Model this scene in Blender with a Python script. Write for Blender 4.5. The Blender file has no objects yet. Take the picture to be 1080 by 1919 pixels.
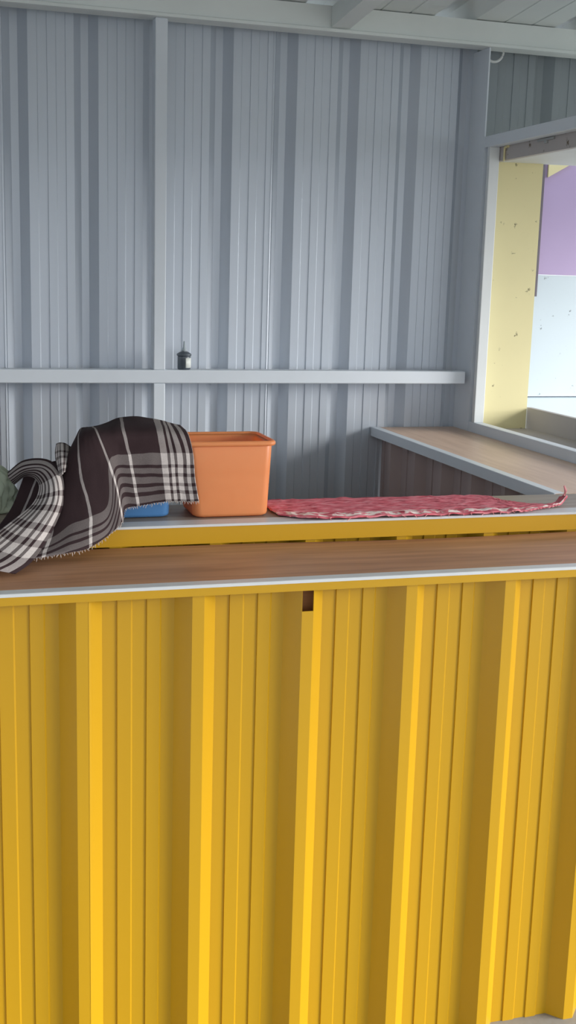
import bpy, bmesh, math, random
from mathutils import Vector, Matrix, noise

random.seed(7)
SC = bpy.context.scene
COL = SC.collection
PI = math.pi

# ------------------------------------------------------------------ camera
F = 2200.1
YAW, PITCH, ROLL = math.radians(16.993), math.radians(11.321), math.radians(1.650)
EYE = Vector((0.0, 0.0, 1.55))
_f0 = Vector((math.sin(YAW), math.cos(YAW), 0))
_r0 = Vector((math.cos(YAW), -math.sin(YAW), 0))
FWD = _f0 * math.cos(PITCH) + Vector((0, 0, -math.sin(PITCH)))
_u = _r0.cross(FWD)
RIGHT = _r0 * math.cos(ROLL) + _u * math.sin(ROLL)
UP = -_r0 * math.sin(ROLL) + _u * math.cos(ROLL)


def at(px, py, Y):
    """point of the place that stands at depth Y and is seen at a photo pixel (used to measure the soft things)"""
    d = RIGHT * ((px - 540) / F) - UP * ((py - 959.5) / F) + FWD
    return EYE + d * (Y / d.y)


cam = bpy.data.cameras.new('camera')
cam.sensor_fit = 'VERTICAL'
cam.sensor_height = 24.0
cam.lens = F * 24.0 / 1919.0
cam.clip_start = 0.05
co = bpy.data.objects.new('camera', cam)
COL.objects.link(co)
M3 = Matrix((RIGHT, UP, -FWD)).transposed()
co.matrix_world = Matrix.Translation(EYE) @ M3.to_4x4()
SC.camera = co


# ------------------------------------------------------------------ materials
def lin(c):
    return tuple((v / 255 / 12.92) if v / 255 <= 0.04045 else ((v / 255 + 0.055) / 1.055) ** 2.4 for v in c) + (1,)


def new_mat(name):
    m = bpy.data.materials.new(name)
    m.use_nodes = True
    nt = m.node_tree
    b = nt.nodes['Principled BSDF']
    return m, nt, b


def N(nt, t, **kw):
    n = nt.nodes.new(t)
    for k, v in kw.items():
        setattr(n, k, v)
    return n


def plain(name, rgb, rough=0.5, metal=0.0, var=0.08, scale=6.0, bump=0.0, bscale=60.0, stretch=(1, 1, 1), spec=0.5, dirt=None):
    """painted / plastic surface: base colour with a little cloudy wear"""
    m, nt, b = new_mat(name)
    tc = N(nt, 'ShaderNodeTexCoord')
    mp = N(nt, 'ShaderNodeMapping')
    mp.inputs['Scale'].default_value = stretch
    nt.links.new(tc.outputs['Object'], mp.inputs['Vector'])
    nz = N(nt, 'ShaderNodeTexNoise')
    nz.inputs['Scale'].default_value = scale
    nz.inputs['Detail'].default_value = 4
    nt.links.new(mp.outputs['Vector'], nz.inputs['Vector'])
    mix = N(nt, 'ShaderNodeMix', data_type='RGBA')
    c = lin(rgb)
    mix.inputs['A'].default_value = tuple(x * (1 - var) for x in c[:3]) + (1,)
    mix.inputs['B'].default_value = tuple(min(1, x * (1 + var)) for x in c[:3]) + (1,)
    nt.links.new(nz.outputs['Fac'], mix.inputs['Factor'])
    out = mix.outputs['Result']
    if dirt:
        n2 = N(nt, 'ShaderNodeTexNoise')
        n2.inputs['Scale'].default_value = dirt[1]
        n2.inputs['Detail'].default_value = 6
        n2.inputs['Roughness'].default_value = 0.65
        nt.links.new(tc.outputs['Object'], n2.inputs['Vector'])
        r = N(nt, 'ShaderNodeValToRGB')
        r.color_ramp.elements[0].position = dirt[2]
        r.color_ramp.elements[0].color = (0, 0, 0, 1)
        r.color_ramp.elements[1].position = dirt[2] + 0.05
        r.color_ramp.elements[1].color = (1, 1, 1, 1)
        nt.links.new(n2.outputs['Fac'], r.inputs['Fac'])
        m2 = N(nt, 'ShaderNodeMix', data_type='RGBA')
        nt.links.new(r.outputs['Color'], m2.inputs['Factor'])
        nt.links.new(out, m2.inputs['A'])
        m2.inputs['B'].default_value = lin(dirt[0])
        out = m2.outputs['Result']
    nt.links.new(out, b.inputs['Base Color'])
    b.inputs['Roughness'].default_value = rough
    b.inputs['Metallic'].default_value = metal
    b.inputs['Specular IOR Level'].default_value = spec
    if bump:
        nb = N(nt, 'ShaderNodeTexNoise')
        nb.inputs['Scale'].default_value = bscale
        nt.links.new(mp.outputs['Vector'], nb.inputs['Vector'])
        bp = N(nt, 'ShaderNodeBump')
        bp.inputs['Strength'].default_value = bump
        bp.inputs['Distance'].default_value = 0.002
        nt.links.new(nb.outputs['Fac'], bp.inputs['Height'])
        nt.links.new(bp.outputs['Normal'], b.inputs['Normal'])
    return m


def wood(name, dark, light, rough=0.45, spec=0.4, along=(1.2, 14, 14)):
    m, nt, b = new_mat(name)
    tc = N(nt, 'ShaderNodeTexCoord')
    mp = N(nt, 'ShaderNodeMapping')
    mp.inputs['Scale'].default_value = along
    nt.links.new(tc.outputs['Object'], mp.inputs['Vector'])
    n1 = N(nt, 'ShaderNodeTexNoise')
    n1.inputs['Scale'].default_value = 3.0
    n1.inputs['Detail'].default_value = 8
    n1.inputs['Distortion'].default_value = 0.6
    nt.links.new(mp.outputs['Vector'], n1.inputs['Vector'])
    n2 = N(nt, 'ShaderNodeTexNoise')
    n2.inputs['Scale'].default_value = 2.2
    n2.inputs['Detail'].default_value = 3
    nt.links.new(tc.outputs['Object'], n2.inputs['Vector'])
    add = N(nt, 'ShaderNodeMath', operation='MULTIPLY_ADD')
    nt.links.new(n1.outputs['Fac'], add.inputs[0])
    add.inputs[1].default_value = 0.6
    sc2 = N(nt, 'ShaderNodeMath', operation='MULTIPLY')
    nt.links.new(n2.outputs['Fac'], sc2.inputs[0])
    sc2.inputs[1].default_value = 0.4
    nt.links.new(sc2.outputs[0], add.inputs[2])
    r = N(nt, 'ShaderNodeValToRGB')
    r.color_ramp.elements[0].position = 0.34
    r.color_ramp.elements[0].color = lin(dark)
    r.color_ramp.elements[1].position = 0.66
    r.color_ramp.elements[1].color = lin(light)
    nt.links.new(add.outputs[0], r.inputs['Fac'])
    nt.links.new(r.outputs['Color'], b.inputs['Base Color'])
    b.inputs['Roughness'].default_value = rough
    b.inputs['Specular IOR Level'].default_value = spec
    return m


def band(nt, src, lo, hi):
    a = N(nt, 'ShaderNodeMath', operation='GREATER_THAN')
    nt.links.new(src, a.inputs[0])
    a.inputs[1].default_value = lo
    c = N(nt, 'ShaderNodeMath', operation='LESS_THAN')
    nt.links.new(src, c.inputs[0])
    c.inputs[1].default_value = hi
    m = N(nt, 'ShaderNodeMath', operation='MULTIPLY')
    nt.links.new(a.outputs[0], m.inputs[0])
    nt.links.new(c.outputs[0], m.inputs[1])
    return m.outputs[0]


def mx(nt, a, b_, op='MAXIMUM'):
    m = N(nt, 'ShaderNodeMath', operation=op)
    nt.links.new(a, m.inputs[0])
    nt.links.new(b_, m.inputs[1])
    return m.outputs[0]


def plaid(name):
    """dark brown check: white thin warp lines, one wide white striped band, grey weft stripes"""
    m, nt, b = new_mat(name)
    uv = N(nt, 'ShaderNodeUVMap')
    nz = N(nt, 'ShaderNodeTexNoise')
    nz.inputs['Scale'].default_value = 30
    nt.links.new(uv.outputs['UV'], nz.inputs['Vector'])
    wob = N(nt, 'ShaderNodeVectorMath', operation='MULTIPLY_ADD')
    nt.links.new(nz.outputs['Color'], wob.inputs[0])
    wob.inputs[1].default_value = (0.004, 0.004, 0)
    nt.links.new(uv.outputs['UV'], wob.inputs[2])
    sx = N(nt, 'ShaderNodeSeparateXYZ')
    nt.links.new(wob.outputs[0], sx.inputs[0])
    u, v = sx.outputs['X'], sx.outputs['Y']
    warp = None
    for lo, hi in [(-0.03, -0.022), (-0.016, -0.011), (-0.004, 0.003), (0.011, 0.019), (0.028, 0.044), (0.052, 0.062), (0.069, 0.084),
                   (0.137, 0.1425), (0.199, 0.2045), (0.261, 0.266), (0.318, 0.323), (0.38, 0.385)]:
        bm_ = band(nt, u, lo, hi)
        warp = bm_ if warp is None else mx(nt, warp, bm_)
    weft = None
    for lo, hi in [(0.056, 0.077), (0.083, 0.0935), (0.1005, 0.113), (0.120, 0.129), (0.137, 0.150), (0.178, 0.182), (0.215, 0.235), (0.243, 0.255)]:
        bm_ = band(nt, v, lo, hi)
        weft = bm_ if weft is None else mx(nt, weft, bm_)
    wave = N(nt, 'ShaderNodeTexNoise')
    wave.inputs['Scale'].default_value = 420
    nt.links.new(uv.outputs['UV'], wave.inputs['Vector'])
    thread = N(nt, 'ShaderNodeMath', operation='MULTIPLY_ADD')
    nt.links.new(wave.outputs['Fac'], thread.inputs[0])
    thread.inputs[1].default_value = 0.5
    thread.inputs[2].default_value = 0.75
    s1 = N(nt, 'ShaderNodeMath', operation='MULTIPLY')
    nt.links.new(warp, s1.inputs[0])
    s1.inputs[1].default_value = 0.46
    s2 = N(nt, 'ShaderNodeMath', operation='MULTIPLY_ADD')
    nt.links.new(weft, s2.inputs[0])
    s2.inputs[1].default_value = 0.19
    nt.links.new(s1.outputs[0], s2.inputs[2])
    both = mx(nt, warp, weft, 'MULTIPLY')
    s3 = N(nt, 'ShaderNodeMath', operation='MULTIPLY_ADD')
    nt.links.new(both, s3.inputs[0])
    s3.inputs[1].default_value = 0.3
    nt.links.new(s2.outputs[0], s3.inputs[2])
    s4 = mx(nt, s3.outputs[0], thread.outputs[0], 'MULTIPLY')
    mix = N(nt, 'ShaderNodeMix', data_type='RGBA')
    nt.links.new(s4, mix.inputs['Factor'])
    mix.inputs['A'].default_value = lin((54, 41, 43))
    mix.inputs['B'].default_value = lin((200, 192, 188))
    nt.links.new(mix.outputs['Result'], b.inputs['Base Color'])
    b.inputs['Roughness'].default_value = 0.9
    b.inputs['Specular IOR Level'].default_value = 0.15
    bp = N(nt, 'ShaderNodeBump')
    bp.inputs['Strength'].default_value = 0.4
    bp.inputs['Distance'].default_value = 0.001
    nt.links.new(wave.outputs['Fac'], bp.inputs['Height'])
    nt.links.new(bp.outputs['Normal'], b.inputs['Normal'])
    return m


def red_weave(name):
    m, nt, b = new_mat(name)
    uv = N(nt, 'ShaderNodeUVMap')
    mp = N(nt, 'ShaderNodeMapping')
    mp.inputs['Scale'].default_value = (28, 130, 1)
    mp.inputs['Rotation'].default_value = (0, 0, 0.25)
    nt.links.new(uv.outputs['UV'], mp.inputs['Vector'])
    n1 = N(nt, 'ShaderNodeTexNoise')
    n1.inputs['Scale'].default_value = 1.0
    n1.inputs['Detail'].default_value = 3
    nt.links.new(mp.outputs['Vector'], n1.inputs['Vector'])
    r = N(nt, 'ShaderNodeValToRGB')
    r.color_ramp.elements[0].position = 0.3
    r.color_ramp.elements[0].color = lin((170, 66, 80))
    r.color_ramp.elements[1].position = 0.72
    r.color_ramp.elements[1].color = lin((234, 164, 172))
    e = r.color_ramp.elements.new(0.48)
    e.color = lin((222, 112, 126))
    nt.links.new(n1.outputs['Fac'], r.inputs['Fac'])
    # white woven blocks along the front border
    sx = N(nt, 'ShaderNodeSeparateXYZ')
    nt.links.new(uv.outputs['UV'], sx.inputs[0])
    bd = band(nt, sx.outputs['Y'], 0.155, 0.19)
    mp2 = N(nt, 'ShaderNodeMapping')
    mp2.inputs['Scale'].default_value = (42, 55, 1)
    nt.links.new(uv.outputs['UV'], mp2.inputs['Vector'])
    n2 = N(nt, 'ShaderNodeTexNoise')
    n2.inputs['Scale'].default_value = 1.0
    nt.links.new(mp2.outputs['Vector'], n2.inputs['Vector'])
    r2 = N(nt, 'ShaderNodeValToRGB')
    r2.color_ramp.elements[0].position = 0.46
    r2.color_ramp.elements[1].position = 0.53
    nt.links.new(n2.outputs['Fac'], r2.inputs['Fac'])
    f = mx(nt, bd, r2.outputs['Color'], 'MULTIPLY')
    mix = N(nt, 'ShaderNodeMix', data_type='RGBA')
    nt.links.new(f, mix.inputs['Factor'])
    nt.links.new(r.outputs['Color'], mix.inputs['A'])
    mix.inputs['B'].default_value = lin((250, 232, 226))
    nt.links.new(mix.outputs['Result'], b.inputs['Base Color'])
    b.inputs['Roughness'].default_value = 0.85
    b.inputs['Specular IOR Level'].default_value = 0.2
    bp = N(nt, 'ShaderNodeBump')
    bp.inputs['Strength'].default_value = 0.8
    bp.inputs['Distance'].default_value = 0.003
    nt.links.new(n1.outputs['Fac'], bp.inputs['Height'])
    nt.links.new(bp.outputs['Normal'], b.inputs['Normal'])
    return m


def thin_plastic(name, rgb, trans=0.35, rough=0.35):
    """plastic that lets some light through"""
    m, nt, b = new_mat(name)
    b.inputs['Base Color'].default_value = lin(rgb)
    b.inputs['Roughness'].default_value = rough
    t = N(nt, 'ShaderNodeBsdfTranslucent')
    t.inputs['Color'].default_value = lin(rgb)
    mixs = N(nt, 'ShaderNodeMixShader')
    nz = N(nt, 'ShaderNodeTexNoise')
    nz.inputs['Scale'].default_value = 9
    mr = N(nt, 'ShaderNodeMapRange')
    mr.inputs['To Min'].default_value = trans - 0.05
    mr.inputs['To Max'].default_value = trans + 0.05
    nt.links.new(nz.outputs['Fac'], mr.inputs['Value'])
    nt.links.new(mr.outputs['Result'], mixs.inputs['Fac'])
    nt.links.new(b.outputs[0], mixs.inputs[1])
    nt.links.new(t.outputs[0], mixs.inputs[2])
    nt.links.new(mixs.outputs[0], nt.nodes['Material Output'].inputs['Surface'])
    return m


MAT = dict(
    yellow=plain('yellow_paint', (190, 145, 14), rough=0.38, var=0.05, scale=3, bump=0.15, bscale=25, stretch=(1, 1, .15), dirt=((150, 104, 20), 14, 0.83)),
    grey=plain('grey_paint', (202, 209, 218), metal=.25, rough=0.36, var=0.04, scale=3, bump=0.15, bscale=20, stretch=(1, 1, .15), dirt=((120, 122, 124), 16, 0.84)),
    frame=plain('pale_steel', (222, 229, 236), rough=0.45, var=0.05, scale=8, dirt=((120, 124, 124), 22, 0.76)),
    beam=plain('galvanised_steel', (232, 238, 235), rough=0.5, var=0.06, scale=9),
    roof=plain('roof_sheet', (226, 232, 230), rough=0.5, var=0.04, scale=5),
    alu=plain('aluminium_trim', (206, 209, 210), rough=0.35, var=0.06, scale=30, dirt=((110, 104, 96), 40, 0.74)),
    wood=wood('brown_plywood', (152, 108, 78), (192, 142, 106)),
    wood_right=wood('tan_plywood', (206, 176, 154), (226, 198, 176), along=(14, 1.2, 14)),
    wood_grey=wood('grey_board', (128, 116, 102), (164, 152, 138)),
    batten=wood('rough_timber', (160, 104, 60), (190, 134, 84)),
    concrete=plain('concrete', (140, 137, 130), rough=0.9, var=0.15, scale=7, bump=0.4, bscale=50),
    ground=plain('pale_ground', (150, 147, 138), rough=0.95, var=0.1, scale=3),
    yboard=plain('pale_yellow_board', (226, 216, 166), rough=0.6, var=0.05, scale=5, dirt=((112, 104, 70), 26, 0.645)),
    purple=plain('lilac_paint', (180, 160, 196), rough=0.6, var=0.06, scale=5, dirt=((120, 110, 130), 30, 0.76)),
    upper=plain('shaded_grey_sheet', (150, 158, 162), rough=.5),  # wall grey made darker, weaker light above the partition put into the colour
    jamb=plain('white_frame', (226, 230, 230), rough=0.45),
    panel=plain('dull_sheet', (176, 158, 154), rough=0.5, var=0.06),
    white=plain('white_paint', (196, 208, 214), rough=0.6, var=0.03, scale=5, dirt=((108, 118, 122), 24, 0.645)),
    awning=plain('white_flap', (226, 228, 226), rough=0.6),
    header=plain('grey_board_paint', (190, 184, 180), rough=0.6, dirt=((110, 96, 76), 18, 0.62)),
    ledge=plain('grey_ledge', (184, 178, 174), rough=0.6, var=0.08),
    dark=plain('dark_gap', (112, 104, 112), rough=0.8),
    orange=thin_plastic('orange_plastic', (250, 172, 112), 0.4),
    blue=thin_plastic('blue_plastic', (84, 136, 190), 0.2),
    plaid=plaid('checked_weave'),
    red=red_weave('red_weave'),
    fringe=plain('fringe_thread', (196, 184, 176), rough=0.9),
    pinkfringe=plain('pink_thread', (224, 150, 152), rough=0.9),
    sack=thin_plastic('green_plastic', (196, 206, 184), 0.25, 0.4),
    bdark=plain('dark_plastic', (84, 92, 100), rough=0.3, var=0.05),
    blabel=plain('white_label', (228, 232, 226), rough=0.5),
    bnoz=plain('grey_plastic', (168, 178, 184), rough=0.35),
    ring=plain('white_plastic', (226, 228, 226), rough=0.35),
    steel=plain('steel', (176, 178, 176), rough=0.35, metal=0.7),
)


# ------------------------------------------------------------------ objects
def link(o, parent=None):
    COL.objects.link(o)
    if parent:
        o.parent = parent
    return o


def tag(o, label=None, cat=None, kind=None, group=None):
    if label: o['label'] = label
    if cat: o['category'] = cat
    if kind: o['kind'] = kind
    if group: o['group'] = group
    return o


def empty(name, loc=(0, 0, 0)):
    o = bpy.data.objects.new(name, None)
    o.location = loc
    o.empty_display_size = 0.05
    return link(o)


class MB:
    """collects shapes (world coordinates) and links them as one mesh object whose origin is given"""

    def __init__(self):
        self.bm = bmesh.new()
        self.uv = None

    def box(self, x0, x1, y0, y1, z0, z1, bevel=0.0):
        t = bmesh.new()
        bmesh.ops.create_cube(t, size=1)
        for v in t.verts:
            v.co = Vector((x0 + (v.co.x + .5) * (x1 - x0), y0 + (v.co.y + .5) * (y1 - y0), z0 + (v.co.z + .5) * (z1 - z0)))
        if bevel:
            bmesh.ops.bevel(t, geom=t.edges[:], offset=bevel, segments=2, profile=.5, affect='EDGES')
        self._add(t)
        return self

    def _add(self, t):
        me = bpy.data.meshes.new('tmp')
        t.to_mesh(me)
        t.free()
        self.bm.from_mesh(me)
        bpy.data.meshes.remove(me)

    def prism(self, poly, axis, a, b):
        """poly: 2D outline in the two other axes (x,y,z order), swept along axis from a to b"""
        def P(p, t):
            if axis == 'x': return (t, p[0], p[1])
            if axis == 'y': return (p[0], t, p[1])
            return (p[0], p[1], t)
        va = [self.bm.verts.new(P(p, a)) for p in poly]
        vb = [self.bm.verts.new(P(p, b)) for p in poly]
        n = len(poly)
        fs = [self.bm.faces.new(va), self.bm.faces.new(vb[::-1])]
        for i in range(n):
            fs.append(self.bm.faces.new((va[i], vb[i], vb[(i + 1) % n], va[(i + 1) % n])))
        bmesh.ops.recalc_face_normals(self.bm, faces=fs)
        return self

    def tube(self, pts, r, seg=10, closed=False):
        pts = [Vector(p) for p in pts]
        n = len(pts)
        rings = []
        for i, p in enumerate(pts):
            a = pts[(i - 1) % n] if (closed or i > 0) else p
            b = pts[(i + 1) % n] if (closed or i < n - 1) else p
            d = (b - a).normalized()
            s = d.cross(Vector((0, 0, 1)) if abs(d.z) < .9 else Vector((0, 1, 0))).normalized()
            t = d.cross(s)
            rr = r[i] if isinstance(r, (list, tuple)) else r
            rings.append([self.bm.verts.new(p + s * math.cos(2 * PI * k / seg) * rr + t * math.sin(2 * PI * k / seg) * rr) for k in range(seg)])
        fs = []
        for i in range(n if closed else n - 1):
            A, B = rings[i], rings[(i + 1) % n]
            for k in range(seg):
                fs.append(self.bm.faces.new((A[k], A[(k + 1) % seg], B[(k + 1) % seg], B[k])))
        if not closed:
            fs.append(self.bm.faces.new(rings[0][::-1]))
            fs.append(self.bm.faces.new(rings[-1]))
        bmesh.ops.recalc_face_normals(self.bm, faces=fs)
        return self

    def lathe(self, prof, c, seg=28):
        rings = []
        for r, z in prof:
            rings.append([self.bm.verts.new((c[0] + r * math.cos(2 * PI * k / seg), c[1] + r * math.sin(2 * PI * k / seg), c[2] + z)) for k in range(seg)])
        fs = []
        for A, B in zip(rings, rings[1:]):
            for k in range(seg):
                fs.append(self.bm.faces.new((A[k], A[(k + 1) % seg], B[(k + 1) % seg], B[k])))
        fs.append(self.bm.faces.new(rings[0][::-1]))
        fs.append(self.bm.faces.new(rings[-1]))
        bmesh.ops.recalc_face_normals(self.bm, faces=fs)
        return self

    def loft(self, rings, cap0=True, cap1=True):
        R = [[self.bm.verts.new(p) for p in r] for r in rings]
        fs = []
        n = len(R[0])
        for A, B in zip(R, R[1:]):
            for k in range(n):
                fs.append(self.bm.faces.new((A[k], A[(k + 1) % n], B[(k + 1) % n], B[k])))
        if cap0: fs.append(self.bm.faces.new(R[0][::-1]))
        if cap1: fs.append(self.bm.faces.new(R[-1]))
        bmesh.ops.recalc_face_normals(self.bm, faces=fs)
        return self

    def grid(self, P, UV=None):
        """P[i][j] points; UV[i][j] pairs"""
        if UV and self.uv is None:
            self.uv = self.bm.loops.layers.uv.new('UVMap')
        V = [[self.bm.verts.new(p) for p in row] for row in P]
        for i in range(len(P) - 1):
            for j in range(len(P[0]) - 1):
                f = self.bm.faces.new((V[i][j], V[i + 1][j], V[i + 1][j + 1], V[i][j + 1]))
                if UV:
                    for l, (a, b) in zip(f.loops, ((i, j), (i + 1, j), (i + 1, j + 1), (i, j + 1))):
                        l[self.uv].uv = UV[a][b]
        return self

    def build(self, name, mat, parent=None, origin=None, smooth=False, solid=0.0, soff=0.0):
        me = bpy.data.meshes.new(name)
        if origin is None:
            origin = parent.location if parent else Vector((0, 0, 0))
            q = parent.parent if parent else None
            origin = Vector(origin)
            while q:
                origin += q.location
                q = q.parent
            obj_loc = Vector((0, 0, 0)) if parent else origin
        else:
            origin = Vector(origin)
            obj_loc = origin
            q = parent
            while q:
                obj_loc = obj_loc - q.location
                q = q.parent
        for v in self.bm.verts:
            v.co -= origin
        self.bm.to_mesh(me)
        self.bm.free()
        me.materials.append(mat)
        if smooth:
            me.shade_smooth()
        o = bpy.data.objects.new(name, me)
        o.location = obj_loc
        link(o, parent)
        if solid:
            s = o.modifiers.new('thickness', 'SOLIDIFY')
            s.thickness = solid
            s.offset = soff
        return o


# corrugated sheet: list of (s, d) along the sheet; d towards the raised side
RIB_FRONT = [(0, 1), (.0210, 1), (.0480, 0), (.0755, 0), (.0762, .09), (.0995, .09), (.1025, 0), (.1290, 0), (.1297, .09), (.1518, .09), (.1548, 0), (.1795, 0)]
PF = .2064
RIB_BACK = [(0, 0), (.0265, 0), (.0292, .09), (.0565, .09), (.0575, 0), (.0825, 0), (.0852, .09), (.1115, .09), (.1125, 0), (.137, 0), (.161, 1), (.184, 1)]
PB = .2113


def profile(rib, pitch, s0, a, b, depth, laps=()):
    k0 = math.floor((a - s0) / pitch) - 1
    k1 = math.ceil((b - s0) / pitch) + 1
    pts = []
    for k in range(k0, k1 + 1):
        for s, d in rib:
            pts.append((s0 + k * pitch + s, d * depth))
        if k in laps:
            x = s0 + k * pitch
            for q in laps[k]:
                pts.append((x + q[0], q[1]))
    pts.sort(key=lambda t: t[0])

    def val(x):
        for p, q in zip(pts, pts[1:]):
            if p[0] <= x <= q[0]:
                return p[1] + (q[1] - p[1]) * (x - p[0]) / max(1e-9, q[0] - p[0])
        return 0
    return [(a, val(a))] + [p for p in pts if a + 1e-5 < p[0] < b - 1e-5] + [(b, val(b))]


def sheet(mb, prof, put, zs, skip=None):
    """put(s, d, z) -> point"""
    V = [[mb.bm.verts.new(put(s, d, z)) for z in zs] for s, d in prof]
    for i in range(len(prof) - 1):
        for j in range(len(zs) - 1):
            if skip and skip((prof[i][0] + prof[i + 1][0]) / 2, (zs[j] + zs[j + 1]) / 2):
                continue
            mb.bm.faces.new((V[i][j], V[i + 1][j], V[i + 1][j + 1], V[i][j + 1]))


# ------------------------------------------------------------------ the setting
YB = 3.78          # inner face of the back wall sheet
XR = 1.755         # plane of the window partition
XL = -1.0
ROOF_S = math.tan(math.radians(4.7))


def roof_z(y):
    return 2.377 + (3.66 - y) * ROOF_S


mb = MB(); mb.box(XL - .4, 2.6, -2.5, 4.0, -.12, 0)
tag(mb.build('floor', MAT['concrete']), kind='structure')
mb = MB(); mb.box(XL + .002, 1.48, 2.40, 3.775, .001, .02)
tag(mb.build('floor_inner', MAT['wood']), kind='structure')
mb = MB(); mb.box(-14, 16, -14, 16, -.35, -.121)
tag(mb.build('ground', MAT['ground']), kind='structure')

laps = {-1: [(.1302, -.0018), (.1300, 0), (.1372, -.0018), (.1374, 0)], 3: [(.1302, -.0018), (.1300, 0), (.1372, -.0018), (.1374, 0)]}
mb = MB()
sheet(mb, profile(RIB_BACK, PB, .300, XL, 1.838, .03, laps), lambda s, d, z: (s, YB + d, z), [0, 1.2, 2.36])
tag(mb.build('wall_back', MAT['grey'], solid=.0012, soff=-1), kind='structure')
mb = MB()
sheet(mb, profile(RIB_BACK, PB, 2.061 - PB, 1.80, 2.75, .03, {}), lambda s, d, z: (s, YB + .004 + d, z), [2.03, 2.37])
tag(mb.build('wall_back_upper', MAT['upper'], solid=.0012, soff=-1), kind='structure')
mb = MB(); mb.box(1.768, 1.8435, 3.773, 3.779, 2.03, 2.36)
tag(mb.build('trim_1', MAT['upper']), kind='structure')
mb = MB()
sheet(mb, profile(RIB_BACK, PB, .05, 1.0, YB, .03, {}), lambda s, d, z: (XL - d, s, z), [0, 2.45])
tag(mb.build('wall_left', MAT['grey'], solid=.0012, soff=-1), kind='structure')
mb = MB()
sheet(mb, profile(RIB_BACK, PB, .12, 2.05, 3.62, .03, {}), lambda s, d, z: (XR + .005 + d, s, z), [0, 1.04])
tag(mb.build('wall_right', MAT['grey'], solid=.0012, soff=-1), kind='structure')

# roof: sheets with broad crowns, running front to back and rising to the front
ROOF = [(0, 0), (.098, 0), (.100, .06), (.104, .06), (.106, 0), (.198, 0), (.200, .06), (.204, .06), (.206, 0), (.285, 0), (.312, 1), (.402, 1)]
prof = profile(ROOF, .4285, 1.702, -1.5, 3.7, .055, {})
mb = MB()
V = [[mb.bm.verts.new((s, y, roof_z(y) + d)) for y in (-.8, 1.4, 4.05)] for s, d in prof]
for i in range(len(prof) - 1):
    for j in range(2):
        mb.bm.faces.new((V[i][j], V[i][j + 1], V[i + 1][j + 1], V[i + 1][j]))
tag(mb.build('ceiling', MAT['roof'], solid=.0012, soff=1), kind='structure')

# unseen boards added under the roof's right and front edges to block light
mb = MB(); mb.box(3.66, 3.69, -.8, 4.05, 2.02, 2.55)
tag(mb.build('shade_board_1', MAT['roof']), kind='structure')
mb = MB(); mb.box(-1.5, 3.66, -.8, -.77, 2.15, 2.72)
tag(mb.build('shade_board_2', MAT['roof']), kind='structure')

# steel framing of the back wall
mb = MB()
mb.prism([(3.66, 2.2954), (3.7195, 2.2954), (3.7195, 2.373), (3.660, 2.373), (3.660, 2.308), (3.652, 2.3055), (3.652, 2.2965)], 'x', XL, 2.75)
tag(mb.build('trim_2', MAT['beam']), kind='structure')
mb = MB(); mb.box(XL, 1.738, 3.666, 3.72, 1.2095, 1.2515, bevel=.003)
tag(mb.build('trim_3', MAT['frame']), kind='structure')
mb = MB(); mb.box(.6655, .7031, 3.668, 3.72, 0, 1.2094, bevel=.003); mb.box(.6655, .7031, 3.668, 3.72, 1.2516, 2.2953, bevel=.003)
tag(mb.build('trim_4', MAT['frame']), kind='structure')
# rafter: C section, its underside flush with the beam, rising to the front with the roof
mb = MB()
sec = [(0, 0), (.060, 0), (.060, .068), (.056, .068), (.056, .004), (.003, .004), (.003, .056), (0, .060)]
va = []
for y in (3.656, -.7):
    z0 = 2.309 + (3.66 - y) * ROOF_S
    va.append([mb.bm.verts.new((1.212 + p[0], y, z0 + p[1])) for p in sec])
n = len(sec)
fs = [mb.bm.faces.new(va[0]), mb.bm.faces.new(va[1][::-1])]
for i in range(n):
    fs.append(mb.bm.faces.new((va[0][i], va[1][i], va[1][(i + 1) % n], va[0][(i + 1) % n])))
bmesh.ops.recalc_face_normals(mb.bm, faces=fs)
tag(mb.build('trim_5', MAT['beam']), kind='structure')

# the window partition on the right: corner post, jamb, head and sill
win = empty('window_1', (XR, 3.62, 1.04))
tag(win, kind='structure')
mb = MB(); mb.box(XR, XR + .02, 3.658, 3.779, 0, 2.0185); mb.box(XR, XR + .005, 3.662, 3.779, 2.0185, 2.2945)
mb.build('corner_post', MAT['frame'], win)
mb = MB(); mb.box(XR, XR + .036, 3.615, 3.634, 1.083, 1.983, bevel=.002)
mb.build('jamb', MAT['jamb'], win)
mb = MB(); mb.box(XR + .014, XR + .034, 3.6345, 3.6575, 1.0835, 1.9825)
mb.build('channel', MAT['frame'], win)
mb = MB(); mb.box(XR, XR + .036, 2.1, 2.14, 1.083, 1.983, bevel=.002)
mb.build('jamb', MAT['jamb'], win)
mb = MB(); mb.box(XR, XR + .036, 2.1, 3.657, 1.983, 2.0185, bevel=.002)
mb.build('head', MAT['frame'], win)
mb = MB(); mb.box(XR, XR + .036, 2.1, 3.657, 1.043, 1.083, bevel=.002)
mb.build('sill', MAT['frame'], win)
mb = MB(); mb.box(XR + .038, XR + .056, 2.1, 3.656, 1.940, 2.012)
mb.build('header_board', MAT['header'], win)

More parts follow.
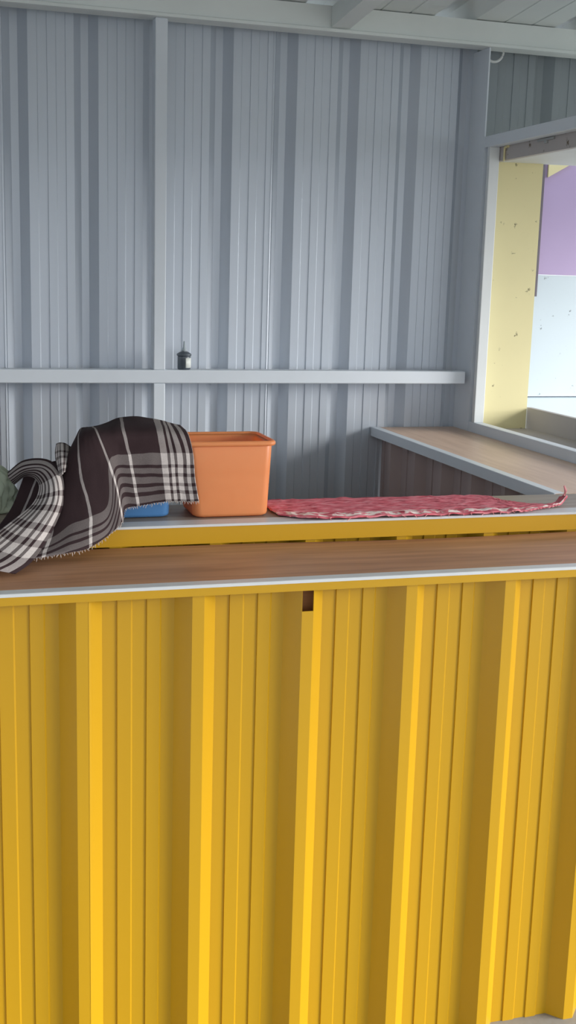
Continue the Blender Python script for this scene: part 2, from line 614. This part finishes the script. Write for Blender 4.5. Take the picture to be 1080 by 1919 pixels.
# ------------------------------------------------------------------ beyond the window
mb = MB(); mb.box(1.812, 1.978, 3.664, 3.682, 1.045, 1.975)
o = mb.build('plywood_board', MAT['yboard'], origin=(1.9, 3.67, 1.045))
tag(o, 'pale yellow stained plywood board standing upright beyond the window jamb', 'board')
mb = MB(); mb.tube([(1.7885, 3.578, 1.936), (1.7885, 3.578, 1.972), (1.7885, 3.575, 1.979), (1.7885, 3.553, 1.9805)], [.0035, .0035, .004, .005], 8)
o = mb.build('hook', MAT['yboard'], origin=(1.7885, 3.578, 1.936))
tag(o, 'small pale yellow bent hook at the top corner of the window', 'hook')
mb = MB(); mb.box(1.786, 1.794, 3.26, 3.36, 1.974, 1.9815, bevel=.001); mb.box(1.786, 1.794, 3.30, 3.315, 1.966, 1.976, bevel=.001)
o = mb.build('hasp', MAT['steel'], origin=(1.79, 3.31, 1.975))
tag(o, 'small steel hasp fixed under the window head', 'hasp')

led = empty('window_ledge', (1.89, 2.9, 1.04))
tag(led, 'grey outside window ledge with a raised outer rim', 'ledge')
mb = MB(); mb.box(1.793, 1.987, 2.1, 3.663, 1.035, 1.055); mb.build('ledge_board', MAT['ledge'], led)
mb = MB(); mb.box(1.987, 2.005, 2.1, 3.68, 1.03, 1.127); mb.build('rim', MAT['ledge'], led)

mb = MB()
mb.prism([(1.814, 1.942), (2.15, 1.946), (2.15, 1.958), (1.814, 1.954)], 'y', 2.1, 3.675)
o = mb.build('awning_flap', MAT['awning'], origin=(1.814, 2.9, 1.95))
tag(o, 'white hinged awning flap held level outside the window', 'awning')

nb = empty('neighbouring_wall', (2.9, 4.4, 0))
tag(nb, 'painted wall of the next stall seen through the window, lilac above white', 'wall')
mb = MB(); mb.box(1.95, 4.6, 4.40, 4.45, 1.589, 2.06); mb.build('lilac_panel', MAT['purple'], nb)
mb = MB(); mb.box(1.95, 4.6, 4.402, 4.45, 1.092, 1.587); mb.build('white_panel', MAT['white'], nb)
mb = MB(); mb.box(1.95, 4.6, 4.36, 4.45, -.12, 1.085); mb.build('white_plinth', MAT['white'], nb)
mb = MB(); mb.prism([(2.395, 2.03), (2.395, 1.972), (2.50, 2.03)], 'y', 4.39, 4.399); mb.build('yellow_corner', MAT['yboard'], nb)
mb = MB(); mb.box(2.370, 2.379, 4.388, 4.3995, 1.50, 2.06); mb.build('edge_strip', MAT['dark'], nb)

# ------------------------------------------------------------------ the counters
ZB = 1.008


def counter_front(mb, x0, x1, ypan, z1, hole=None, s0=.2272, z0=0):
    zs = [z0, .946, .986, z1] if hole else [z0, z1]
    lap = {k: [(.0235, .0302), (.0233, .0297 * .9), (.030, .0240), (.0302, .0180)] for k in ()}
    prof = profile(RIB_FRONT, PF, s0, x0, x1, .03, lap)
    sk = (lambda s, z: hole[0] < s < hole[1] and .946 < z < .986) if hole else None
    sheet(mb, prof, lambda s, d, z: (s, ypan - d, z), zs, sk)


BX0, BX1 = XL + .03, 1.64
bar = empty('bar_counter', (.3, 2.0, 0))
tag(bar, 'yellow corrugated bar counter in front, with a brown plywood top', 'counter')
mb = MB(); counter_front(mb, BX0, BX1, 2.0168, 1.0, hole=(.640, .6610))
mb.build('front_panel', MAT['yellow'], bar, solid=.0012, soff=1)
# second layer where one sheet laps over the next (the doubled edge on one rib)
mb = MB()
pr = [(.2272 + s, d) for s, d in [(.0208, .0308), (.0255, .0262), (.0262, .0250)]]
sheet(mb, pr, lambda s, d, z: (s, 2.0166 - d, z), [.002, .998])
mb.build('sheet_lap', MAT['yellow'], bar, solid=.0008, soff=1)
mb = MB()   # plywood top, its back edge sagging a little
nx = 40
top, bot = [], []
for i in range(nx + 1):
    x = BX0 + (BX1 - BX0) * i / nx
    sag = -.0055 * math.exp(-((x - 1.03) / .33) ** 2)
    row_t, row_b = [], []
    for j in range(7):
        t = j / 6
        y = 1.981 + (2.2885 - 1.981) * t
        row_t.append((x, y, ZB - .0005 + sag * t ** 2))
        row_b.append((x, y, ZB - .013 + sag * t ** 2))
    top.append(row_t); bot.append(row_b)
ring = []
for i in range(nx + 1):
    ring.append(top[i] + bot[i][::-1])
mb.loft(ring)
mb.build('worktop', MAT['wood'], bar)
mb = MB(); mb.prism([(1.9775, 1.0025), (1.9775, 1.0075), (1.9785, 1.0085), (2.004, 1.0085), (2.004, 1.0078), (1.9803, 1.0078), (1.9803, 1.0025)], 'x', BX0, BX1)
mb.build('edge_trim', MAT['alu'], bar)
mb = MB(); mb.box(BX0, BX1, 1.9782, 1.9845, .9875, 1.0023)
mb.build('fascia', MAT['yellow'], bar)
mb = MB(); mb.box(BX0, BX1, 2.0185, 2.06, .93, .994)
mb.build('batten', MAT['batten'], bar)
for x in (BX0 + .03, .35, 1.58):
    mb = MB(); mb.box(x - .02, x + .02, 2.2, 2.24, 0, .994)
    mb.build('post', MAT['batten'], bar)

ZR = 1.05
RX0, RX1 = XL + .03, XR - .004
rc = empty('back_counter', (.4, 2.4, 0))
tag(rc, 'raised counter with yellow edge directly behind the brown plywood bar top', 'counter')
mb = MB(); counter_front(mb, RX0, RX1, 2.327, 1.035, s0=.1235)
mb.build('front_panel', MAT['yellow'], rc, solid=.0012, soff=1)
mb = MB(); mb.box(RX0, RX1, 2.294, 2.505, 1.036, 1.0492)
mb.build('worktop', MAT['wood_grey'], rc)
mb = MB(); mb.prism([(2.2875, 1.0455), (2.2875, 1.0495), (2.2885, 1.0505), (2.336, 1.0505), (2.336, 1.0497), (2.290, 1.0495), (2.290, 1.0455)], 'x', RX0, RX1)
mb.build('edge_trim', MAT['alu'], rc)
mb = MB(); mb.box(RX0, RX1, 2.2895, 2.2935, 1.0100, 1.0452)
mb.build('fascia', MAT['yellow'], rc)
for x in (RX0 + .03, .35, 1.4):
    mb = MB(); mb.box(x - .02, x + .02, 2.46, 2.50, 0, 1.035)
    mb.build('post', MAT['batten'], rc)

sc_ = empty('side_counter', (1.6, 3.1, 0))
tag(sc_, 'counter under the window with a tan plywood top and grey metal edge', 'counter')
mb = MB(); mb.box(1.449, XR - .002, 2.51, YB - .004, 1.034, 1.0492)
mb.build('worktop', MAT['wood_right'], sc_)
mb = MB(); mb.prism([(1.4455, 1.020), (1.4455, 1.0495), (1.4465, 1.0507), (1.472, 1.0507), (1.472, 1.0497), (1.4485, 1.0495), (1.4485, 1.020)], 'y', 2.51, YB - .002)
mb.build('edge_trim', MAT['frame'], sc_)
mb = MB()
sheet(mb, profile(RIB_FRONT, PF, .11, 2.51, YB - .004, .03, {}), lambda s, d, z: (1.49 - d, s, z), [0, 1.033])
mb.build('side_panel', MAT['panel'], sc_, solid=.0012, soff=-1)


# ------------------------------------------------------------------ soft things and containers
def cr(p0, p1, p2, p3, t):
    return .5 * ((2 * p1) + (p2 - p0) * t + (2 * p0 - 5 * p1 + 4 * p2 - p3) * t * t + (3 * p1 - p0 - 3 * p2 + p3) * t ** 3)


def spline(pts, n):
    """n+1 samples of a Catmull-Rom curve (items may be Vectors or floats)"""
    ext = [2 * pts[0] - pts[1]] + list(pts) + [2 * pts[-1] - pts[-2]]
    m = len(pts) - 1
    out = []
    for i in range(n + 1):
        t = i / n * m
        k = min(int(t), m - 1)
        out.append(cr(ext[k], ext[k + 1], ext[k + 2], ext[k + 3], t - k))
    return out


def cloth_patch(mb, cols, us, vs, nu, nv, rip=.0022, seed=0):
    """cols: list of columns of (px, py, Y); us per column; vs per row"""
    C = [[at(*p) if not isinstance(p, Vector) else p for p in c] for c in cols]
    fine = [spline(c, nv) for c in C]
    P = [[None] * (nv + 1) for _ in range(nu + 1)]
    for j in range(nv + 1):
        line = spline([f[j] for f in fine], nu)
        for i in range(nu + 1):
            P[i][j] = line[i]
    U = spline([float(u) for u in us], nu)
    if not isinstance(vs[0], (list, tuple)):
        vs = [vs] * len(cols)
    Vc = [spline([float(v) for v in q], nv) for q in vs]
    VV = [spline([c[j] for c in Vc], nu) for j in range(nv + 1)]
    for i in range(nu + 1):
        for j in range(nv + 1):
            p = P[i][j]
            q = Vector((U[i] * 26 + seed, VV[j][i] * 16, seed))
            d = noise.noise(q) * rip + noise.noise(q * 2.3) * rip * .5
            P[i][j] = p + Vector((d * .3, -abs(d) - d * .2, d * .5))
    mb.grid(P, [[(U[i], VV[j][i]) for j in range(nv + 1)] for i in range(nu + 1)])
    return P


def smooth_bm(mb):
    bmesh.ops.recalc_face_normals(mb.bm, faces=mb.bm.faces[:])


mb = MB()
A = [
    [(338, 797, 2.50), (352, 812, 2.350), (362, 850, 2.334), (366, 895, 2.326), (373, 938, 2.318)],
    [(318, 793, 2.50), (328, 809, 2.350), (342, 850, 2.333), (344, 895, 2.330), (350, 939, 2.323)],
    [(300, 788, 2.50), (306, 807, 2.350), (314, 850, 2.336), (318, 895, 2.328), (322, 939, 2.326)],
    [(262, 781, 2.50), (270, 807, 2.350), (278, 850, 2.336), (286, 895, 2.330), (292, 942, 2.328)],
    [(225, 783, 2.50), (229, 807, 2.346), (240, 850, 2.334), (249, 895, 2.330), (258, 948, 2.326)],
    [(196, 794, 2.49), (200, 809, 2.342), (214, 850, 2.328), (226, 900, 2.324), (234, 954, 2.318)],
    [(172, 800, 2.48), (180, 811, 2.336), (200, 862, 2.310), (218, 920, 2.290), (229, 978, 2.268)],
    [(160, 801, 2.47), (160, 816, 2.334), (180, 880, 2.300), (200, 945, 2.275), (203, 1003, 2.248)],
    [(152, 803, 2.46), (146, 826, 2.336), (150, 895, 2.296), (166, 962, 2.262), (166, 1027, 2.200)],
    [(146, 812, 2.45), (130, 850, 2.345), (126, 905, 2.305), (132, 972, 2.258), (126, 1036, 2.175)],
    [(135, 840, 2.44), (114, 880, 2.352), (106, 925, 2.312), (98, 985, 2.255), (80, 1044, 2.160)],
    [(110, 862, 2.43), (92, 895, 2.36), (80, 935, 2.325), (62, 990, 2.26), (38, 1049, 2.150)],
    [(82, 868, 2.42), (66, 905, 2.37), (50, 945, 2.335), (26, 998, 2.265), (-4, 1053, 2.140)],
    [(50, 876, 2.41), (38, 912, 2.375), (20, 955, 2.34), (-16, 1005, 2.268), (-46, 1058, 2.135)],
]
uA = [0, .026, .066, .106, .1395, .172, .202, .232, .264, .292, .320, .350, .380, .41]
vA = [[-.05, .015, .055, .10, .152]] * 4 + [[-.05, .01, .052, .10, .152], [-.05, .01, .05, .105, .155], [-.06, 0, .046, .10, .155]]
vA += [[-.10, -.06, -.01, .05, .118], [-.13, -.09, -.02, .045, .118], [-.14, -.10, -.03, .04, .112], [-.15, -.11, -.05, .02, .10], [-.16, -.12, -.06, .02, .10], [-.16, -.12, -.06, .02, .10], [-.16, -.12, -.06, .02, .10]]
cloth_patch(mb, A, uA, vA, 120, 60, seed=1.7)
# the rolled fold at the left: it stands up, arches over and trails down onto the bar top
D = [
    [(14, 886, 2.40), (46, 863, 2.38), (92, 863, 2.35), (117, 893, 2.315), (117, 945, 2.285), (92, 1005, 2.225), (62, 1050, 2.135), (30, 1074, 2.10)],
    [(16, 893, 2.385), (46, 874, 2.36), (85, 874, 2.33), (105, 900, 2.295), (104, 945, 2.265), (72, 1000, 2.205), (30, 1046, 2.12), (-10, 1068, 2.085)],
    [(20, 901, 2.39), (46, 884, 2.365), (74, 884, 2.335), (90, 908, 2.30), (84, 945, 2.268), (44, 992, 2.21), (-4, 1034, 2.13), (-50, 1054, 2.10)],
    [(27, 907, 2.41), (46, 893, 2.39), (64, 896, 2.36), (74, 914, 2.325), (60, 946, 2.29), (16, 982, 2.235), (-32, 1016, 2.16), (-80, 1034, 2.13)],
]
cloth_patch(mb, D, [.092, .06, .02, -.03], [-.03, .0, .03, .06, .09, .12, .15, .175], 40, 90, rip=.003, seed=4.1)
# small stand-up tuck between the roll and the box
T = [
    [(106, 832, 2.40), (104, 850, 2.365), (107, 872, 2.335), (112, 892, 2.31)],
    [(112, 830, 2.385), (112, 848, 2.345), (113, 868, 2.318), (116, 890, 2.30)],
    [(121, 831, 2.385), (121, 848, 2.345), (120, 866, 2.318), (119, 886, 2.30)],
    [(134, 839, 2.41), (134, 850, 2.375), (128, 866, 2.335), (122, 884, 2.31)],
]
cloth_patch(mb, T, [.09, .05, .02, 0], [.05, .08, .11, .14], 14, 16, rip=.001, seed=8)
smooth_bm(mb)
cloth = mb.build('checked_cloth', MAT['plaid'], origin=at(200, 1000, 2.25), smooth=True, solid=.0022, soff=0)
tag(cloth, 'dark brown and white checked cloth thrown over the blue box and trailing onto the bar', 'cloth')
# frayed threads along its hem
mb = MB()
hem = spline([at(*c[-1]) for c in A[:13]], 150)
for i, p in enumerate(hem):
    q = p + Vector((random.uniform(-.002, .002), random.uniform(-.003, -.001), -random.uniform(.003, .008)))
    if q.z < ZB + .003 or i % 2:
        q = p + Vector((random.uniform(-.003, .003), -random.uniform(.003, .007), -.0015))
    q.z = max(q.z, ZB + .0016)
    mb.tube([p, (p + q) / 2 + Vector((random.uniform(-.001, .001), 0, 0)), q], [.0009, .0008, .0004], 5)
fr = mb.build('fringe', MAT['fringe'], cloth)
fr['kind'] = 'stuff'


# containers
def rrect(cx, cy, hx, hy, r, z, seg=6):
    out = []
    for (sx, sy, a0) in ((1, 1, 0), (-1, 1, PI / 2), (-1, -1, PI), (1, -1, 1.5 * PI)):
        for k in range(seg + 1):
            a = a0 + (PI / 2) * k / seg
            out.append((cx + sx * (hx - r) + r * math.cos(a), cy + sy * (hy - r) + r * math.sin(a), z))
    return out


def bin_(name, mat, x0b, x1b, x0t, x1t, y0b, y1b, y0t, y1t, z0, z1, rim=.006, wall=.0022):
    root = empty(name, ((x0b + x1b) / 2, (y0b + y1b) / 2, z0))
    def ringz(t, off, z=None):
        x0 = x0b + (x0t - x0b) * t; x1 = x1b + (x1t - x1b) * t
        y0 = y0b + (y0t - y0b) * t; y1 = y1b + (y1t - y1b) * t
        return rrect((x0 + x1) / 2, (y0 + y1) / 2, (x1 - x0) / 2 + off, (y1 - y0) / 2 + off, .018, (z0 + (z1 - z0) * t) if z is None else z)
    mb = MB()
    rings = [ringz(0.0, -.006, z0), ringz(.02, -.001)] + [ringz(t, 0) for t in (.05, .3, .6, .93)]
    rings += [ringz(1, -wall, z1 - .004), ringz(.93, -wall), ringz(.6, -wall), ringz(.3, -wall), ringz(.05, -wall), ringz(.03, -.004)]
    mb.loft(rings)
    body = mb.build('body', mat, root, smooth=True)
    mb = MB()
    zr = z1
    rr = [ringz(1, -wall, zr - .010), ringz(1, rim * .6, zr - .0105), ringz(1, rim, zr - .008), ringz(1, rim, zr - .003), ringz(1, rim * .6, zr), ringz(1, 0, zr), ringz(1, -wall, zr - .002)]
    mb.loft(rr, False, False)
    n_ = len(rr[0])
    mb.bm.verts.ensure_lookup_table()
    vs = mb.bm.verts
    L = (len(rr) - 1) * n_
    for k in range(n_):
        mb.bm.faces.new((vs[L + k], vs[L + (k + 1) % n_], vs[(k + 1) % n_], vs[k]))
    bmesh.ops.recalc_face_normals(mb.bm, faces=mb.bm.faces[:])
    mb.build('rim', mat, root, smooth=True)
    return root, ringz


ob, rz = bin_('storage_box', MAT['orange'], .5145, .6755, .4935, .6820, 2.352, 2.480, 2.346, 2.494, ZR + .0008, 1.2125)
tag(ob, 'orange open plastic storage box on the raised counter', 'box')
bb, rz2 = bin_('storage_box', MAT['blue'], .302, .4665, .294, .474, 2.370, 2.460, 2.366, 2.470, ZR + .0008, 1.200)
tag(bb, 'blue plastic storage box mostly hidden under the checked cloth', 'box')

# green sack behind the cloth at the far left
mb = MB()
rings = []
prof_s = [Vector(q) for q in ((0, .066, .050), (.008, .084, .060), (.04, .090, .066), (.072, .082, .058), (.098, .058, .042), (.112, .024, .022), (.118, .012, .014), (.128, .020, .022), (.138, .026, .026))]
for q3 in spline(prof_s, 36):
    hz, rx, ry = q3
    ring_ = []
    for q in range(96):
        a = 2 * PI * q / 96
        n1 = noise.noise(Vector((math.cos(a) * 2.2, math.sin(a) * 2.2, hz * 22)))
        n2 = 1 - 2 * abs(noise.noise(Vector((math.cos(a) * 5, math.sin(a) * 5, hz * 45 + 3))))
        n3 = 1 - 2 * abs(noise.noise(Vector((math.cos(a) * 11, math.sin(a) * 11, hz * 110 + 9))))
        f = 1 + .14 * n1 + .10 * (n2 - .6) + .05 * (n3 - .6)
        ring_.append((.072 + rx * f * math.cos(a), 2.466 + .4 * ry * f * math.sin(a), ZR + .0008 + hz))
    rings.append(ring_)
mb.loft(rings)
o = mb.build('plastic_sack', MAT['sack'], origin=(.075, 2.466, ZR), smooth=True)
tag(o, 'pale green crumpled plastic sack behind the checked cloth', 'sack')

# red woven mat on the raised counter
mb = MB()
rows = []   # back to front
nu, nv = 150, 30
back = [Vector((.690, 2.498, 0)), Vector((.80, 2.499, 0)), Vector((1.0, 2.492, 0)), Vector((1.15, 2.488, 0)), Vector((1.238, 2.480, 0)), Vector((1.262, 2.42, 0)), Vector((1.30, 2.375, 0)), Vector((1.345, 2.36, 0)), Vector((1.392, 2.392, 0))]
front = [Vector((.694, 2.344, 0)), Vector((.770, 2.292, 0)), Vector((.95, 2.288, 0)), Vector((1.08, 2.2855, 0)), Vector((1.19, 2.2865, 0)), Vector((1.25, 2.296, 0)), Vector((1.30, 2.318, 0)), Vector((1.345, 2.338, 0)), Vector((1.402, 2.374, 0))]
bs, fsn = spline(back, nu), spline(front, nu)
P, UV = [], []
for i in range(nu + 1):
    r1, r2 = [], []
    for j in range(nv + 1):
        t = j / nv
        p = bs[i].lerp(fsn[i], t)
        p.x += .004 * noise.noise(Vector((p.x * 30, t * 5, 2)))
        h = .0035 + .0035 * abs(noise.noise(Vector((p.x * 24, p.y * 40, 0)))) + .003 * abs(noise.noise(Vector((p.x * 60, p.y * 120, 5))))
        if .05 < i / nu < .6 and t > .8:
            h += .003 * abs(math.sin(p.x * 60))
        lift = max(0, (p.x - 1.37) / .03)
        h += .014 * lift ** 1.5
        if t > .93:
            h = max(.0036, h - .002)
        r1.append((p.x, p.y, 1.0508 + h)); r2.append((p.x, t * .2))
    P.append(r1); UV.append(r2)
mb.grid(P, UV)
smooth_bm(mb)
mat_o = mb.build('woven_mat', MAT['red'], origin=(.97, 2.4, 1.0508), smooth=True, solid=.003, soff=0)
tag(mat_o, 'red woven mat with whitish frayed front edge lying on the raised counter', 'mat')
mb = MB()
for i in range(6, nu - 8, 4):
    a = Vector(P[i][-1])
    L = random.uniform(.004, .011) if a.y < 2.2895 else 0
    mb.tube([a, a + Vector((random.uniform(-.004, .004), -.0035, .0004)), a + Vector((random.uniform(-.008, .008), -.0065, -L * .5))], [.0011, .001, .0005], 5)
mb.tube([P[nu][nv // 2], Vector(P[nu][nv // 2]) + Vector((.006, .004, .012)), Vector(P[nu][nv // 2]) + Vector((.002, .006, .024))], [.005, .004, .002], 6)
f2 = mb.build('fringe', MAT['pinkfringe'], mat_o)
f2['kind'] = 'stuff'
f2['label'] = 'pale pink frayed threads'

# glue bottle on the wall rail
bx, by, bz = .769, 3.697, 1.2515
bt = empty('bottle', (bx, by, bz))
tag(bt, 'small dark nozzle bottle with a white label standing on the wall rail', 'bottle')
mb = MB(); mb.lathe([(.018, 0), (.021, .002), (.021, .040), (.0205, .043)], (bx, by, bz)); mb.build('body', MAT['bdark'], bt, smooth=True)
mb = MB()
ring0, ring1 = [], []
P = []
for k in range(13):
    a = -PI * .42 + (PI * .62) * k / 12
    P.append([(bx + .0214 * math.cos(a - .25), by + .0214 * math.sin(a - .25), bz + z) for z in (.006, .037)])
mb.grid(P); mb.build('label', MAT['blabel'], bt, smooth=True, solid=.0005, soff=1)['label'] = 'white paper label'
mb = MB(); mb.lathe([(.0225, .043), (.0235, .045), (.0235, .049), (.016, .054), (.010, .057)], (bx, by, bz)); mb.build('cap', MAT['bdark'], bt, smooth=True)
mb = MB(); mb.lathe([(.010, .057), (.0085, .063), (.004, .070), (.0028, .088), (.002, .089)], (bx, by, bz)); mb.build('nozzle', MAT['bnoz'], bt, smooth=True)['label'] = 'pale grey nozzle'

# white ring hanging from the beam
mb = MB()
cx, cy, cz, rr_ = 1.803, 3.726, 2.297, .033
mb.tube([(cx + rr_ * math.cos(2 * PI * k / 40), cy, cz + rr_ * math.sin(2 * PI * k / 40)) for k in range(40)], .0042, 10, closed=True)
o = mb.build('ring', MAT['ring'], origin=(cx, cy, cz + rr_), smooth=True)
tag(o, 'white plastic ring hanging half hidden behind the ceiling beam', 'ring')

# ------------------------------------------------------------------ light
w = bpy.data.worlds.new('sky')
SC.world = w
w.use_nodes = True
nt = w.node_tree
bg = nt.nodes['Background']
tc = N(nt, 'ShaderNodeTexCoord')
sep = N(nt, 'ShaderNodeSeparateXYZ')
nt.links.new(tc.outputs['Generated'], sep.inputs[0])
rp = N(nt, 'ShaderNodeValToRGB')
rp.color_ramp.elements[0].position = 0.0
rp.color_ramp.elements[0].color = (.86, .92, 1.0, 1)
rp.color_ramp.elements[1].position = .7
rp.color_ramp.elements[1].color = (.74, .84, 1.0, 1)
nt.links.new(sep.outputs['Z'], rp.inputs['Fac'])
nt.links.new(rp.outputs['Color'], bg.inputs['Color'])
bg.inputs['Strength'].default_value = .75

vs_ = SC.view_settings
vs_.view_transform = 'Standard'
vs_.look = 'None'
vs_.gamma = 1.0
vs_.use_curve_mapping = False
sun = bpy.data.lights.new('sun', 'SUN')
sun.energy = 3.4
sun.angle = math.radians(35)
sun.color = (1.0, .98, .95)
so = bpy.data.objects.new('sun', sun)
so.rotation_euler = Vector((-1, .50, -.36)).to_track_quat('-Z', 'Y').to_euler()
so.location = (6, -4, 4)
COL.objects.link(so)
vs_.exposure = 1.0
